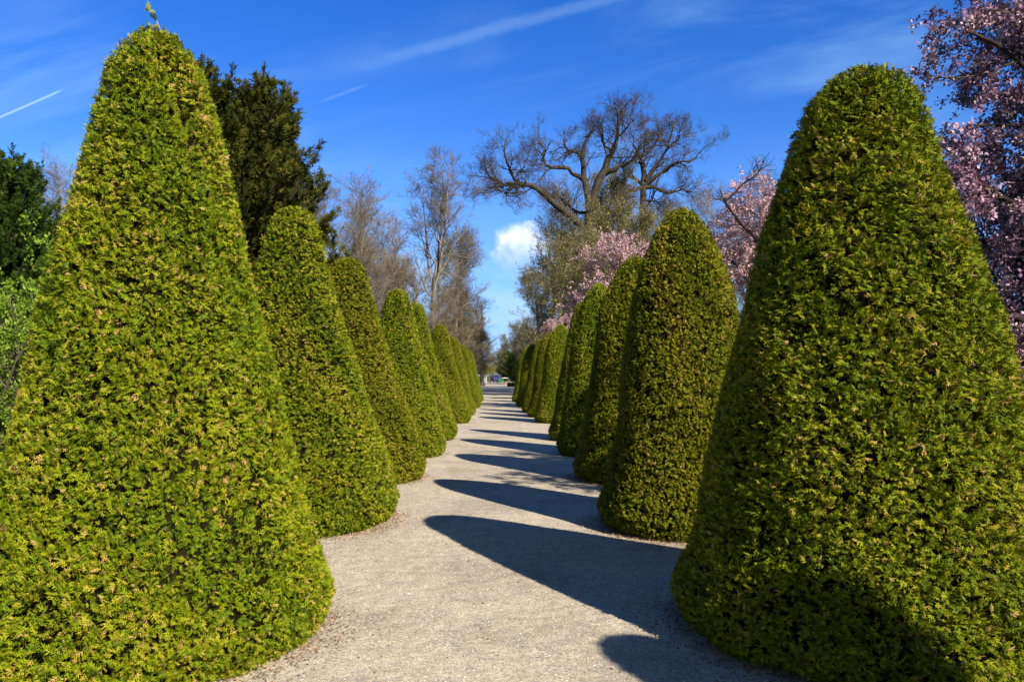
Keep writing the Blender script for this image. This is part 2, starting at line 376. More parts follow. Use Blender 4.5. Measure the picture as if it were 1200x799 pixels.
CM = {'near_left': cone_mesh('clipped_cone_mesh', 'tall', 11, 6800),
      'near_right': cone_mesh('clipped_cone_mesh', 'slim', 23, 6600),
      'row_left': cone_mesh('clipped_cone_mesh', 'slimmer', 37, 5200),
      'row_right': cone_mesh('clipped_cone_mesh', 'plump', 41, 5200)}
CG = 'clipped evergreen cones lining the gravel path'
# (px of axis, z, py of top, half width in metres, mesh, turn, label)
cones = [
 (185, 4.66, 28, 1.05, 'near_left', 0.3, 'tallest clipped evergreen cone at the left, nearest the viewer, cut by the frame'),
 (345, 8.4, 240, 1.16, 'row_left', 1.1, 'second clipped cone of the left row, in front of the dark olive conifer'),
 (405, 11.9, 300, 1.24, 'row_left', 2.6, 'third clipped cone of the left row, slim and half hidden by the second'),
 (463, 15.5, 337, 1.08, 'row_left', 4.0, 'fourth clipped cone of the left row, round topped, below the tall bare tree'),
 (488, 19.2, 353, 1.02, 'row_left', 5.2, 'fifth clipped cone of the left row, the last before the gap'),
 (515, 26.0, 379, 1.10, 'row_left', 0.8, 'sixth clipped cone of the left row, first after the gap'),
 (530, 31.0, 394, 0.98, 'near_left', 3.0, 'seventh clipped cone of the left row, small and far'),
 (541, 38.0, 403, 1.0, 'row_left', 1.9, 'eighth clipped cone of the left row, small and yellow green in the distance'),
 (549, 47.0, 409, 0.95, 'near_left', 5.5, 'farthest clipped cone of the left row, where the path is narrowest'),
 (1008, 4.86, 78, 1.235, 'near_right', 0.9, 'largest clipped cone at the right, nearest the viewer, with a shadow across its foot'),
 (800, 8.15, 240, 0.93, 'row_right', 2.2, 'second clipped cone of the right row, sunlit round top between pink blossoms'),
 (745, 11.9, 298, 0.98, 'row_right', 0.4, 'third clipped cone of the right row, dark and mostly hidden by the second'),
 (702, 15.6, 330, 0.88, 'row_right', 3.9, 'fourth clipped cone of the right row, lit front below pink blossom'),
 (682, 19.1, 352, 0.86, 'near_right', 1.4, 'fifth clipped cone of the right row, a thin dark sliver before the gap'),
 (656, 26.2, 379, 0.92, 'row_right', 5.0, 'sixth clipped cone of the right row, round, first after the gap'),
 (644, 29.6, 389, 0.85, 'row_right', 2.9, 'seventh clipped cone of the right row, narrow dark band behind the sixth'),
 (634, 33.2, 397, 0.85, 'near_right', 0.1, 'eighth clipped cone of the right row, thin sliver in front of the ninth'),
 (625, 39.5, 402, 0.95, 'row_right', 4.4, 'ninth clipped cone of the right row, small and dark beside the far path'),
 (617, 46.5, 407, 0.92, 'row_right', 1.7, 'farthest clipped cone of the right row, a low dark point by the path'),
]
for px, z, py, hw_, mk, rz, lab in cones:
    H = CAMH + (440 - py) / 900 * z
    o = link('clipped_cone', CM[mk], [M['cone'], M['core']])
    o.location = ((px - 600) / 900 * z, z, 0); tl = math.sin(z * 12.9) * .012 if z > 10 else 0; o.rotation_euler = (tl, math.cos(z * 7.7) * tl, rz); o.scale = (hw_ / R0, hw_ / R0, H / H0)
    tag(o, lab, 'topiary', CG)
    if py == 28: tall = o
o = link('clipped_cone', CM['near_right'], [M['cone'], M['core']]); o.location = (3.57, 0.97, 0); o.rotation_euler = (0, 0, 2.0); o.scale = (1.0, 1.0, .98)
tag(o, 'clipped cone just out of frame at the lower right, only its shadow seen', 'topiary', CG)
# one uncut shoot on top of the tall left cone
b = Buf(); rg = np.random.default_rng(2)
st = poly([(0.02, 0, H0 - .05), (-.01, 0, H0 + .02), (-.045, .01, H0 + .07)], 6)[None]
tubes(b, st, np.full((1, 6), .004), 4, .9)
Cc = st[0][[2, 3, 4, 5, 5]]; fronds(b, Cc, np.tile([-.4, 0, 1.], (5, 1)) + .5 * rg.normal(size=(5, 3)), rg.normal(size=(5, 3)), np.full(5, .06), rg, np.full(5, .6))
link('stray_shoot', b.mesh('stray_shoot'), M['cone'], tall)

# fallen clippings around the feet of the cones
b = Buf(); rg = np.random.default_rng(9)
pts = []
for px, z, py, hw_, mk, rz, lab in cones[:16]:
    k = int(3200 * hw_) if z < 13 else 600
    th = rg.uniform(0, 6.28, k); rr = hw_ * .88 + np.abs(rg.normal(size=k)) * .13
    pts.append(np.stack([(px - 600) / 900 * z + rr * np.cos(th), z + rr * np.sin(th), rg.uniform(.008, .02, k)], 1))
k = 900; yy = rg.uniform(3.3, 22, k); pts.append(np.stack([pc(yy) + rg.uniform(-1.3, 1.3, k), yy, rg.uniform(.008, .016, k)], 1))
pts = np.concatenate(pts)
d = rg.normal(size=(len(pts), 3)); d[:, 2] *= .15
leaves(b, pts, .021, rg, aspect=.4, dirs=d, spread=.05)
tag(link('fallen_clippings', b.mesh('fallen_clippings'), M['litter']), 'brown fallen clippings around the feet of the cones', None, kind='stuff')

# ------------------------------------------------------------------ trees
def finish(root, wood, wood_mat, crown, crown_mat, crown_name='crown'):
    if wood is not None: link('trunk', wood.mesh('trunk', True), wood_mat, root)
    link(crown_name, crown.mesh(crown_name), crown_mat, root)
    return root

def rt(rng, n): return rng.uniform(0, 1, n)

def bare_tree(name, label, cat, loc, seed, H=18, trunk_r=.26, clear=.3, nl=16, limb=5.0, spread=.75, fork=False, twigdens=1.0, group=None, buds=0, budmat=None, lean=0.0, l_up=.07):
    rng = np.random.default_rng(seed); root = empty(name, label, cat, loc, group)
    tr = wander(np.zeros((1, 3)), np.array([[lean, 0, 1.]]), np.array([H * .93]), 14, rng, .05, .12)
    rad = (trunk_r * (1 - np.linspace(0, 1, 14) ** .9 * .93))[None]; rad[0, 0] *= 1.35
    tr[:, 0, 2] = -.1
    wd = Buf(); tubes(wd, tr, rad, 9)
    if fork:
        t2, r2 = kids(tr, rad, 2, clear * .8, clear * 1.4, .35, H * .62, trunk_r * .6, rng, 10, .07, .10, .1, 0, .8)
        tubes(wd, t2, r2, 7)
    l1, r1 = kids(tr, rad, nl, clear, .97, spread, limb, trunk_r * .42, rng, 8, .13, l_up, .15, .72)
    if fork:
        a, ra_ = kids(t2, r2, nl // 2, .25, .97, spread, limb * .75, trunk_r * .3, rng, 8, .13, l_up, .15, .6)
        l1 = np.concatenate([l1, a]); r1 = np.concatenate([r1, ra_])
    tubes(wd, l1, r1, 5)
    cr = Buf()
    l2, r2b = kids(l1, r1, 7, .15, 1, .7, limb * .42, .045, rng, 6, .16, .05, .25, .5); tubes(cr, l2, r2b, 4, rt(rng, len(l2)))
    l3, r3 = kids(l2, r2b, int(6 * twigdens), .1, 1, .65, limb * .21, .020, rng, 5, .18, .05, .35, .4); r3 = np.maximum(r3, .007); tubes(cr, l3, r3, 3, rt(rng, len(l3)))
    l4, r4 = kids(l3, r3, 4, .15, 1, .6, limb * .10, .012, rng, 3, .15, .05, .4, .3); r4 = np.maximum(r4, .006); tubes(cr, l4, r4, 3, rt(rng, len(l4)))
    if buds:
        q = l4[:, 1:].reshape(-1, 3); q = q[rng.integers(0, len(q), buds)] + .05 * rng.normal(size=(buds, 3))
        lb = Buf(); leaves(lb, q, .12, rng); link('foliage', lb.mesh('foliage'), budmat, root)
    return finish(root, wd, M['greybark'], cr, M['twig'])

# --- woodland of bare trees behind the left row
BG = 'bare trees behind the left row'
tallb = bare_tree('bare_tree', 'tallest bare tree on the left, two pale slender trunks above the fifth cone', 'tree', (-6.5, 60, 0), 3, H=18.7, trunk_r=.30, clear=.38, nl=18, limb=4.6, spread=.8, fork=True, group=BG)
bushb = bare_tree('bare_tree', 'broad bare brown tree between dark conifer and tallest bare tree', 'tree', (-9.9, 52, 0), 8, H=14.4, trunk_r=.22, clear=.12, nl=26, limb=5.2, spread=.5, twigdens=1.3, group=BG, l_up=.14)
roundb = bare_tree('bare_tree', 'rounded bare brown tree with dark crown right of the tallest bare tree', 'tree', (-5.0, 72, 0), 15, H=15.5, trunk_r=.26, clear=.2, nl=24, limb=5.0, spread=.65, twigdens=1.3, group=BG, l_up=.10)
def cp(src, px, z, topy, srcH, label, rz, group, wide=1.0):
    H = CAMH + (440 - topy) / 900 * z; s_ = H / srcH
    return dup(src, ((px - 600) / 900 * z, z, 0), rz, (s_ * wide, s_ * wide, s_), label, 'tree', group)
cp(bushb, 408, 46, 246, 14.4, 'pale twiggy bare tree just right of the dark olive conifer', 2.1, BG)
cp(bushb, 455, 56, 250, 14.4, 'thin bare tree filling the gap left of the tallest bare tree', 4.0, BG, .9)
cp(roundb, 520, 66, 292, 15.5, 'low bushy bare tree standing under the tallest bare tree', 1.0, BG)
cp(roundb, 486, 54, 300, 15.5, 'short dense bare tree behind the fourth and fifth left cones', 3.4, BG, 1.1)
cp(bushb, 548, 92, 300, 14.4, 'distant bare tree at the right end of the left hand wood', 5.1, BG)
cp(bushb, 436, 42, 318, 14.4, 'low twiggy bare thicket tree above the third left cone', .5, BG, 1.3)
cp(bushb, 420, 62, 225, 14.4, 'slender bare tree behind the broad brown one on the left', 3.2, BG)
cp(bushb, 475, 70, 262, 14.4, 'bare tree behind the two pale slender trunks', 5.7, BG)
cp(roundb, 533, 80, 275, 15.5, 'second rounded bare tree near the right end of the left wood', 4.9, BG)
cp(bushb, 503, 50, 345, 14.4, 'low brown thicket tree right above the fifth left cone', 1.9, BG, 1.4)
cp(bushb, 535, 64, 362, 14.4, 'low brown thicket tree above the seventh left cone', 2.8, BG, 1.4)
cp(tallb, 377, 60, 205, 18.2, 'bluish bare tree top peeping out behind the dark olive conifer', 2.9, BG)
cp(bushb, 552, 78, 352, 14.4, 'low olive brown bare thicket beside the far left cones', 2.4, BG, 1.2)
cp(roundb, 80, 40, 190, 15.5, 'bare crown barely seen between tall left cone and dark green conifer', 2.2, BG)

# --- budding trees
NG = 'budding trees by the avenue'
bud = bare_tree('budding_tree', 'large olive green budding tree at the end of the right row', 'tree', W(658, 440, 60) * [1, 1, 0], 21, H=12.6, trunk_r=.2, clear=.06, nl=38, limb=5.0, spread=.95, twigdens=1.2, buds=16000, budmat=M['olive'], group=NG, l_up=.05)
cp(bud, 634, 72, 318, 12.6, 'budding tree at the left edge of the right hand wood', 2.0, NG, .85)
cp(bud, 678, 66, 272, 12.6, 'yellow green budding tree in front of the big oak trunk', 5.2, NG, .9)
cp(bud, 700, 58, 300, 12.6, 'budding tree behind the nearer pink blossom', 4.4, NG)
cp(bud, 728, 80, 205, 12.6, 'tall yellowish budding tree between the two dark oaks', 3.1, NG, .7)
cp(bud, 706, 72, 238, 12.6, 'pale budding tree under the limbs of the big oak', 4.1, NG, .9)
cp(bud, 664, 84, 262, 12.6, 'pale budding tree under the long left limb of the big oak', 0.2, NG, .8)
cp(bud, 556, 105, 385, 12.6, 'olive budding tree close behind the farthest left cone', 5.5, NG)
cp(bud, 545, 88, 372, 12.6, 'olive brown budding thicket tree behind the eighth left cone', .9, NG)
cp(bud, 770, 66, 250, 12.6, 'budding tree behind the round top of the second right cone', 2.7, NG)
FG = 'distant trees closing the avenue'
cp(bud, 604, 150, 378, 12.6, 'distant rounded tree right of the sky gap', 0.4, FG)
cp(bushb, 611, 135, 374, 14.4, 'distant bare tree right of the sky gap, taller than its neighbour', 1.4, FG, .9)
cp(bud, 590, 235, 408, 12.6, 'distant low green tree in the middle of the sky gap', 3.6, FG, 1.3)
cp(roundb, 574, 190, 398, 15.5, 'distant reddish bare tree left of the sky gap', 2.6, FG)
cp(bud, 581, 260, 412, 12.6, 'distant tree lowest in the sky gap, beyond the van', 5.0, FG, 1.4)
cp(bud, 598, 220, 402, 12.6, 'distant olive tree behind the white stand', 2.2, FG, 1.2)
cp(bud, 566, 170, 392, 12.6, 'distant olive tree behind the small clipped lindens', 1.8, FG, 1.1)
cp(roundb, 620, 160, 384, 15.5, 'distant bare tree above the farthest right cones', 4.2, FG, 1.2)

# --- two old oaks, limbs laid out as they grow
def oak(label, z, limbs, seed, group, r_twig=1.0):
    rng = np.random.default_rng(seed)
    base = W(limbs[0][0][0][0], 440, z); base[2] = 0
    root = empty('oak_tree', label, 'tree', base, group)
    wd = Buf(); cr = Buf(); Ps = []; Rs = []
    for pts, r0, r1, dy in limbs:
        p = np.array([W(x, y, z) for x, y in pts]); m_ = len(p)
        p[:, 1] += dy * np.linspace(0, 1, m_) ** 1.2 + np.r_[0, rng.normal(size=m_ - 1) * .25]
        q = poly(p, 12) - base
        q[1:, :] += rng.normal(size=(11, 3)) * .07
        Ps.append(q); Rs.append(.85 * np.linspace(r0, r1 * .8, 12) * (1 + .1 * rng.normal(size=12)))
    P = np.array(Ps); R = np.abs(np.array(Rs)); P[0, 0, 2] = -.2; R[0, 0] *= 1.4
    tubes(wd, P, R, 9)
    lb, rb = P[1:], R[1:]
    l1, r1 = kids(lb, rb, 10, .2, 1, .8, 3.0, .085, rng, 8, .22, .01, .25, .3); tubes(wd, l1, r1, 5)
    l2, r2 = kids(l1, r1, 6, .15, 1, .8, 1.55, .032, rng, 6, .24, .05, .3, .4); tubes(cr, l2, r2, 4, rt(rng, len(l2)))
    l3, r3 = kids(l2, r2, 5, .15, 1, .75, .85, .014, rng, 5, .22, .05, .4, .4); r3 = np.maximum(r3, .008); tubes(cr, l3, r3, 3, rt(rng, len(l3)))
    l4, r4 = kids(l3, r3, 4, .2, 1, .75, .48, .008, rng, 3, .2, .05, .5, .3); r4 = np.maximum(r4, .005); tubes(cr, l4, r4, 3, rt(rng, len(l4)))
    return finish(root, wd, M['oakbark'], cr, M['oaktwig'])

OG = 'old bare oaks behind the right row'
oak('big dark oak whose long crooked limb reaches left over the path', 76, [
 ([(692, 440), (692, 330), (691, 270), (691, 240)], .85, .62, 0),
 ([(691, 242), (687, 222), (684, 200), (683, 181), (688, 160), (697, 150)], .50, .10, .6),
 ([(691, 246), (702, 213), (711, 191), (718, 179), (722, 161), (724, 144), (719, 132)], .55, .08, -1.2),
 ([(708, 205), (723, 198), (738, 192), (748, 181), (762, 160)], .33, .07, -1.8),
 ([(685, 212), (673, 202), (661, 198), (641, 197), (637, 190), (637, 178), (630, 172)], .30, .07, -1.5),
 ([(684, 196), (680, 181), (665, 168), (660, 158)], .24, .06, 1.5),
 ([(690, 290), (684, 269), (661, 249), (643, 236), (629, 226), (614, 220), (602, 221), (592, 219)], .56, .12, -2.5),
 ([(606, 221), (594, 218), (584, 214), (569, 202), (566, 190)], .22, .05, -1.0),
 ([(614, 220), (601, 209), (594, 195), (590, 178)], .22, .05, -2.0),
 ([(599, 222), (593, 228), (596, 237)], .14, .05, -2.0),
 ([(590, 218), (578, 222), (558, 228)], .13, .03, -2.5),
 ([(601, 210), (612, 200), (618, 190)], .12, .03, -1.5),
 ([(692, 250), (676, 246), (662, 232), (655, 222)], .20, .05, 2.5),
 ([(693, 255), (706, 240), (722, 228), (735, 222)], .26, .06, 2.0),
 ([(717, 180), (706, 165), (703, 150), (708, 140)], .16, .04, .5),
 ([(722, 162), (735, 150), (742, 142)], .14, .04, -.5),
], 77, OG)
oak('second dark oak, wide fan of limbs above the second right cone', 84, [
 ([(754, 440), (754, 330), (754, 256), (754, 217)], .70, .48, 0),
 ([(754, 219), (755, 200), (752, 186), (757, 168), (760, 147)], .40, .08, 1.2),
 ([(757, 212), (765, 200), (773, 189), (781, 174), (787, 151)], .34, .07, -1.2),
 ([(757, 216), (769, 208), (780, 200), (793, 194), (808, 193), (824, 176)], .30, .05, -2.0),
 ([(755, 220), (769, 220), (782, 224), (797, 221), (812, 214)], .34, .06, 1.5),
 ([(797, 221), (806, 226), (818, 232)], .12, .03, 1.0),
 ([(753, 220), (741, 224), (728, 228), (716, 236)], .26, .06, -1.5),
 ([(753, 216), (744, 206), (735, 198), (728, 182)], .24, .05, 2.0),
 ([(770, 221), (766, 232), (772, 242)], .14, .05, .5),
 ([(756, 194), (746, 180), (741, 164), (736, 150)], .18, .04, -1.0),
 ([(757, 180), (768, 168), (773, 152), (770, 143)], .17, .04, .8),
 ([(781, 176), (794, 164), (802, 158)], .15, .04, -.6),
 ([(755, 235), (766, 236), (782, 246)], .15, .05, -1.0),
], 78, OG)
oakside = cp(tallb, 638, 92, 205, 18.2, 'slim bare tree behind the long limb of the big oak', 1.2, BG + ', right hand side')
RG = 'bare trees behind the right row'
oakside['group'] = RG
cp(bushb, 838, 72, 222, 14.4, 'pale bare tree right of the second oak, behind pink blossom', 3.3, RG)
cp(bushb, 872, 64, 215, 14.4, 'grey bare tree behind the pink tree between the two near right cones', 1.1, RG)
cp(bushb, 800, 88, 240, 14.4, 'bare tree low behind the second oak and the second right cone', 5.0, RG)
cp(roundb, 712, 98, 235, 15.5, 'bare tree between the trunks of the two oaks', 2.4, RG, .9)
cp(tallb, 1197, 33, 200, 18.2, 'pale thin trunk at the right edge beyond the blossom', 2.0, RG, .7)
cp(bushb, 1215, 45, 250, 14.4, 'bare thicket tree far behind the mauve blossom at the right edge', 4.1, RG, 1.2)
cp(roundb, 1130, 55, 300, 15.5, 'bare tree far behind the largest right cone', 3.9, RG, 1.2)

# --- tall thin trees beyond the left row, evenly pruned
b_ = bare_tree('pruned_tree', 'thin upright pruned tree in the distance left of the sky gap', 'tree', W(559, 440, 118) * [1, 1, 0], 31, H=12.6, trunk_r=.3, clear=.5, nl=22, limb=1.5, spread=.6, twigdens=.8, group='thin pruned trees in the distance', buds=1500, budmat=M['lime'])
cp(b_, 565, 118, 352, 12.6, 'second thin pruned tree, nearest the sky gap', 2.2, 'thin pruned trees in the distance')

# --- small clipped lindens at the far end
def linden(label, px, z, seed):
    rng = np.random.default_rng(seed); root = empty('small_linden', label, 'tree', W(px, 440, z) * [1, 1, 0], 'small clipped lindens at the far end')
    wd = Buf(); tr = wander(np.zeros((1, 3)), np.array([[0, 0, 1.]]), np.array([3.0]), 6, rng, .03, .1); tubes(wd, tr, np.linspace(.09, .05, 6)[None], 7)
    l1, r1 = kids(tr, np.linspace(.09, .05, 6)[None], 40, .62, 1, .9, 1.3, .03, rng, 5, .2, .04, .3); cr = Buf(); tubes(cr, l1, r1, 4, rt(rng, 40))
    l2, r2 = kids(l1, r1, 8, .2, 1, .7, .5, .012, rng, 4); tubes(cr, l2, np.maximum(r2, .008), 3, rt(rng, len(l2)))
    lf = Buf(); q = l2[:, 1:].reshape(-1, 3); leaves(lf, q[rng.integers(0, len(q), 2600)] + .12 * rng.normal(size=(2600, 3)), .12, rng); link('foliage', lf.mesh('foliage'), M['olive'], root)
    return finish(root, wd, M['twig'], cr, M['twig'])
ln = linden('small clipped linden at the far end, nearest the left row of cones', 563, 112, 51)
for px, z, lab in ((568.5, 124, 'small clipped linden between its two neighbours at the far end'), (574, 138, 'small clipped linden at the far end, nearest the blue van'), (597, 150, 'small clipped linden behind the low hedge on the right')):
    dup(ln, W(px, 440, z) * [1, 1, 0], z, (1, 1, .95), lab)

# --- dark conifers
def conifer(label, loc, seed, H, R, mat, group=None, nb=330):
    rng = np.random.default_rng(seed); root = empty('conifer', label, 'tree', loc, group)
    wd = Buf(); tr = wander(np.zeros((1, 3)), np.array([[0, 0, 1.]]), np.array([H * .86]), 12, rng, .03, .15); rad = (np.linspace(.24, .012, 12))[None]; tubes(wd, tr, rad, 9)
    hb = rng.beta(1.15, 1.25, nb) * .90 + .03; th = rng.uniform(0, 6.283, nb)
    # crown radius with height
    env = np.interp(hb, [0, .2, .45, .7, .85, .95, 1], [.9, 1, .95, .66, .46, .28, .13]) * R * np.clip(1 + .18 * np.sin(3 * th + 9 * hb) + .14 * rng.normal(size=nb), .5, 1.16) 
    p0 = np.stack([np.interp(hb * .8, np.linspace(0, 1, 12), tr[0, :, 0]), np.interp(hb * .8, np.linspace(0, 1, 12), tr[0, :, 1]), hb * .80 * H], 1)
    d = np.stack([np.cos(th), np.sin(th), .45 + .9 * hb], 1)
    br = wander(p0, d, env * (.95 + .45 * hb), 8, rng, .07, .06); rb = np.repeat(np.linspace(.045, .012, 8)[None], nb, 0)
    tubes(wd, br, rb, 5)
    sb, sr = kids(br, rb, 16, .1, 1.0, .6, .72, .012, rng, 6, .12, .18, .3, .35)
    cr = Buf(); tubes(cr, sb, sr, 3, .1)
    per = 24; Np = len(sb)
    q, s = kids(sb, sr, per, .05, 1.0, .75, .19, .004, rng, 2, .1, .1)
    A = q[:, 1] - q[:, 0]; L = np.linalg.norm(A, axis=1) * 1.15
    tint = np.clip(np.repeat(.45 + .2 * rng.normal(size=Np), per) + .15 * rng.normal(size=Np * per), 0, 1)
    fronds(cr, q[:, 0], A, rng.normal(size=A.shape), L, rng, tint, curl=.2, nside=2)
    return finish(root, wd, M['darkbark'], cr, mat, 'crown')
cf = conifer('large dark olive conifer with feathery upswept branches behind the second left cone', W(265, 440, 15) * [1, 1, 0], 61, 7.9, 2.6, M['yew'])
rr_ = conifer('dark green conifer at the left edge behind the tall left cone', W(-18, 440, 21) * [1, 1, 0], 62, 8.1, 3.0, M['dkgreen'], nb=200)
dup(rr_, W(72, 440, 27) * [1, 1, 0], 1.3, (.85, .85, .93), 'smaller dark green conifer right of the left edge conifer, touching the tall cone', 'tree')
# dark evergreens low down at the far end
dup(rr_, W(592, 440, 175) * [1, 1, 0], 1.3, (.8, .8, .95), 'dark evergreen at the far end just right of the path', 'tree')
dup(rr_, W(604, 440, 140) * [1, 1, 0], 2.3, (1.0, 1.0, .78), 'broad dark evergreen at the far end behind the low hedge', 'tree')
dup(rr_, W(530, 440, 75) * [1, 1, 0], 3.3, (.8, .8, 1.0), 'dark evergreen glimpsed between pale trunks behind the sixth left cone', 'tree')

# --- leafy spring shrub and dry stems at the left edge
def leafy(name, label, cat, loc, seed, H, R, mat, leaf, nleaf, nst=22, stemmat=None):
    rng = np.random.default_rng(seed); root = empty(name, label, cat, loc)
    th = rng.uniform(0, 6.28, nst); p0 = np.stack([.35 * R * np.cos(th), .35 * R * np.sin(th), np.zeros(nst)], 1)
    d = np.stack([.42 * R / H * 2 * np.cos(th), .42 * R / H * 2 * np.sin(th), np.ones(nst)], 1)
    st = wander(p0, d, H * rng.uniform(.75, 1.05, nst), 9, rng, .09, .03); rs = np.repeat(np.linspace(.022, .005, 9)[None], nst, 0)
    wd = Buf(); tubes(wd, st, rs, 5, rt(rng, nst))
    b1, r1 = kids(st, rs, 12, .15, 1, .7, .65, .008, rng, 6, .15, .08); tubes(wd, b1, r1, 4, rt(rng, len(b1)))
    b2, r2 = kids(b1, r1, 5, .1, 1, .7, .25, .004, rng, 4, .15, .08); tubes(wd, b2, r2, 3, rt(rng, len(b2)))
    cr = Buf(); q = b2[:, 1:].reshape(-1, 3); q = q[rng.integers(0, len(q), nleaf)] + .02 * rng.normal(size=(nleaf, 3))
    leaves(cr, q, leaf, rng, dirs=np.tile([0, 0, .7], (nleaf, 1)), spread=.7)
    link('stems', wd.mesh('stems'), stemmat or M['twig'], root); link('foliage', cr.mesh('foliage'), mat, root)
    return root
leafy('leafy_shrub', 'pale green leafy shrub at the left edge beside the tall cone', 'shrub', W(30, 440, 7.6) * [1, 1, 0], 71, 3.0, 1.15, M['shrub'], .04, 56000, 38)
leafy('leafy_shrub', 'dark green bush low at the left edge under the pale shrub', 'shrub', W(-40, 440, 8.6) * [1, 1, 0], 72, 2.3, 1.1, M['dkgreen'], .05, 12000)
rng = np.random.default_rng(73)
b = Buf(); n_ = 160; p0 = np.stack([rng.uniform(-.7, .6, n_), rng.uniform(-.6, .8, n_), np.zeros(n_)], 1)
d = rng.normal(size=(n_, 3)) * .45 + [0, 0, 1]
st = wander(p0, d, rng.uniform(.6, 1.55, n_), 9, rng, .14, -.05); rs = np.repeat(np.linspace(.006, .002, 9)[None], n_, 0); tubes(b, st, rs, 4, rt(rng, n_))
k1, q1 = kids(st, rs, 6, .2, 1, .9, .35, .003, rng, 5, .2, -.02); tubes(b, k1, np.maximum(q1, .0015), 3, rt(rng, len(k1)))
ds_ = link('dry_stems', b.mesh('dry_stems'), M['dry'], None, W(-8, 440, 6.1) * [1, 1, 0])
tag(ds_, 'tangle of dry straw coloured stems at the left edge beside the tall cone', 'dead shrub')

# --- blossom trees
def blossom(label, loc, seed, H, R, mat, clump, ncl, bark, ped=.13, nb=26, clear=.22, trunk_r=.16, droop=-.02, extra=None, group=None, petal=.03, per=12, l2f=.42, shr=.45):
    rng = np.random.default_rng(seed); root = empty('blossom_tree', label, 'tree', loc, group)
    tr = wander(np.zeros((1, 3)), np.array([[0, 0, 1.]]), np.array([H * .8]), 10, rng, .07, .1); rad = np.linspace(trunk_r, trunk_r * .25, 10)[None]; tr[:, 0, 2] = -.1
    wd = Buf(); tubes(wd, tr, rad, 9)
    l1, r1 = kids(tr, rad, nb, clear, 1, 1.05, R * 1.05, trunk_r * .45, rng, 9, .12, .02, .2, shr)
    if extra is not None:
        l1 = np.concatenate([l1, extra]); r1 = np.concatenate([r1, np.linspace(1, .3, 9)[None] * np.array([.075, .045, .035])[:len(extra), None]])
    tubes(wd, l1, r1, 6)
    cr = Buf()
    l2, r2 = kids(l1, r1, 8, .2, 1, .75, R * l2f, .028, rng, 7, .15, droop, .3, .4); tubes(cr, l2, r2, 4, rt(rng, len(l2)))
    l3, r3 = kids(l2, r2, 6, .1, 1, .75, R * .2, .012, rng, 5, .18, droop * 2, .4, .3); r3 = np.maximum(r3, .0035); tubes(cr, l3, r3, 3, rt(rng, len(l3)))
    q = np.concatenate([l3.reshape(-1, 3), l2[:, 3:].reshape(-1, 3)]); c = q[rng.integers(0, len(q), ncl)] + .02 * rng.normal(size=(ncl, 3))
    ct = np.clip(.5 + .22 * rng.normal(size=ncl), 0, 1)
    dirs = nrm(rng.normal(size=(ncl * per, 3))); cc = np.repeat(c, per, 0) + dirs * clump * rng.uniform(.2, 1, (ncl * per, 1))
    bl = Buf(); leaves(bl, cc, petal, rng, np.clip(np.repeat(ct, per) + .15 * rng.normal(size=ncl * per), 0, 1), aspect=.85, dirs=dirs, spread=.9)
    link('blossom', bl.mesh('blossom'), mat, root)
    link('trunk', wd.mesh('trunk', True), bark, root); link('twigs', cr.mesh('twigs'), M['oaktwig'], root)
    return root
# the near one, its trunk outside the frame at the right
cl = np.array([6.3, 7.0, 0.])
ex = [poly([cl + [0, 0, 2.0], W(1262, 398, 6.6), W(1200, 376, 6.4), W(1160, 355, 6.3)], 9) - cl,
      poly([cl + [0, 0, 2.6], W(1262, 262, 6.8), W(1190, 240, 6.6), W(1128, 200, 6.5)], 9) - cl,
      poly([cl + [0, 0, 3.4], W(1250, 120, 6.9), W(1180, 60, 6.8), W(1130, 35, 6.7)], 9) - cl]
blossom('large mauve blossom tree overhanging at the right edge of the picture', cl, 81, 7.0, 2.6, M['blossom'], .06, 44000, M['darkbark'], nb=170, clear=.12, l2f=.3, shr=.2, extra=np.array(ex), droop=-.05, petal=.034, per=13)
PG = 'pink blossom trees behind the right row'
pk = blossom('pink blossom tree beside the oak trunk, left of the second right cone', W(728, 440, 36) * [1, 1, 0], 82, 9.6, 3.1, M['pink'], .10, 5200, M['darkbark'], petal=.07, per=9, group=PG, nb=30, clear=.25)
mid = dup(pk, W(884, 440, 25) * [1, 1, 0], 2.0, (1.0, 1.0, .97), 'pink blossom tree seen between the two near right cones')
dup(pk, W(668, 440, 50) * [1, 1, 0], 4.2, (.8, .8, .68), 'small pink blossom tree low behind the fifth and sixth right cones')
# a bare crooked branch of that middle tree stands clear of its blossom
rng = np.random.default_rng(91)
z_ = 23.5; o_ = W(884, 440, 25) * [1, 1, 0]
bp = np.array([poly([W(940, 312, 24.5), W(905, 292, z_), W(888, 280, z_), W(868, 262, z_), W(852, 240, z_), W(848, 232, z_)], 12),
               poly([W(850, 236, z_), W(862, 225, z_), W(872, 214, z_), W(884, 208, z_), W(890, 200, z_), W(893, 194, z_)], 12)]) - o_
ca, sa = math.cos(-2.0), math.sin(-2.0)
bp = np.stack([bp[..., 0] * ca - bp[..., 1] * sa, bp[..., 0] * sa + bp[..., 1] * ca, bp[..., 2]], -1) / np.array([1.0, 1.0, .97])
b = Buf(); br_ = np.array([np.linspace(.075, .03, 12), np.linspace(.045, .015, 12)]); tubes(b, bp, br_, 6)
k1, q1 = kids(bp, br_, 14, .25, 1, .8, .9, .012, rng, 6, .16, -.03); tubes(b, k1, q1, 4)
k2, q2 = kids(k1, q1, 5, .2, 1, .7, .35, .008, rng, 4); tubes(b, k2, np.maximum(q2, .005), 3)
link('branch', b.mesh('branch', True), M['darkbark'], mid)

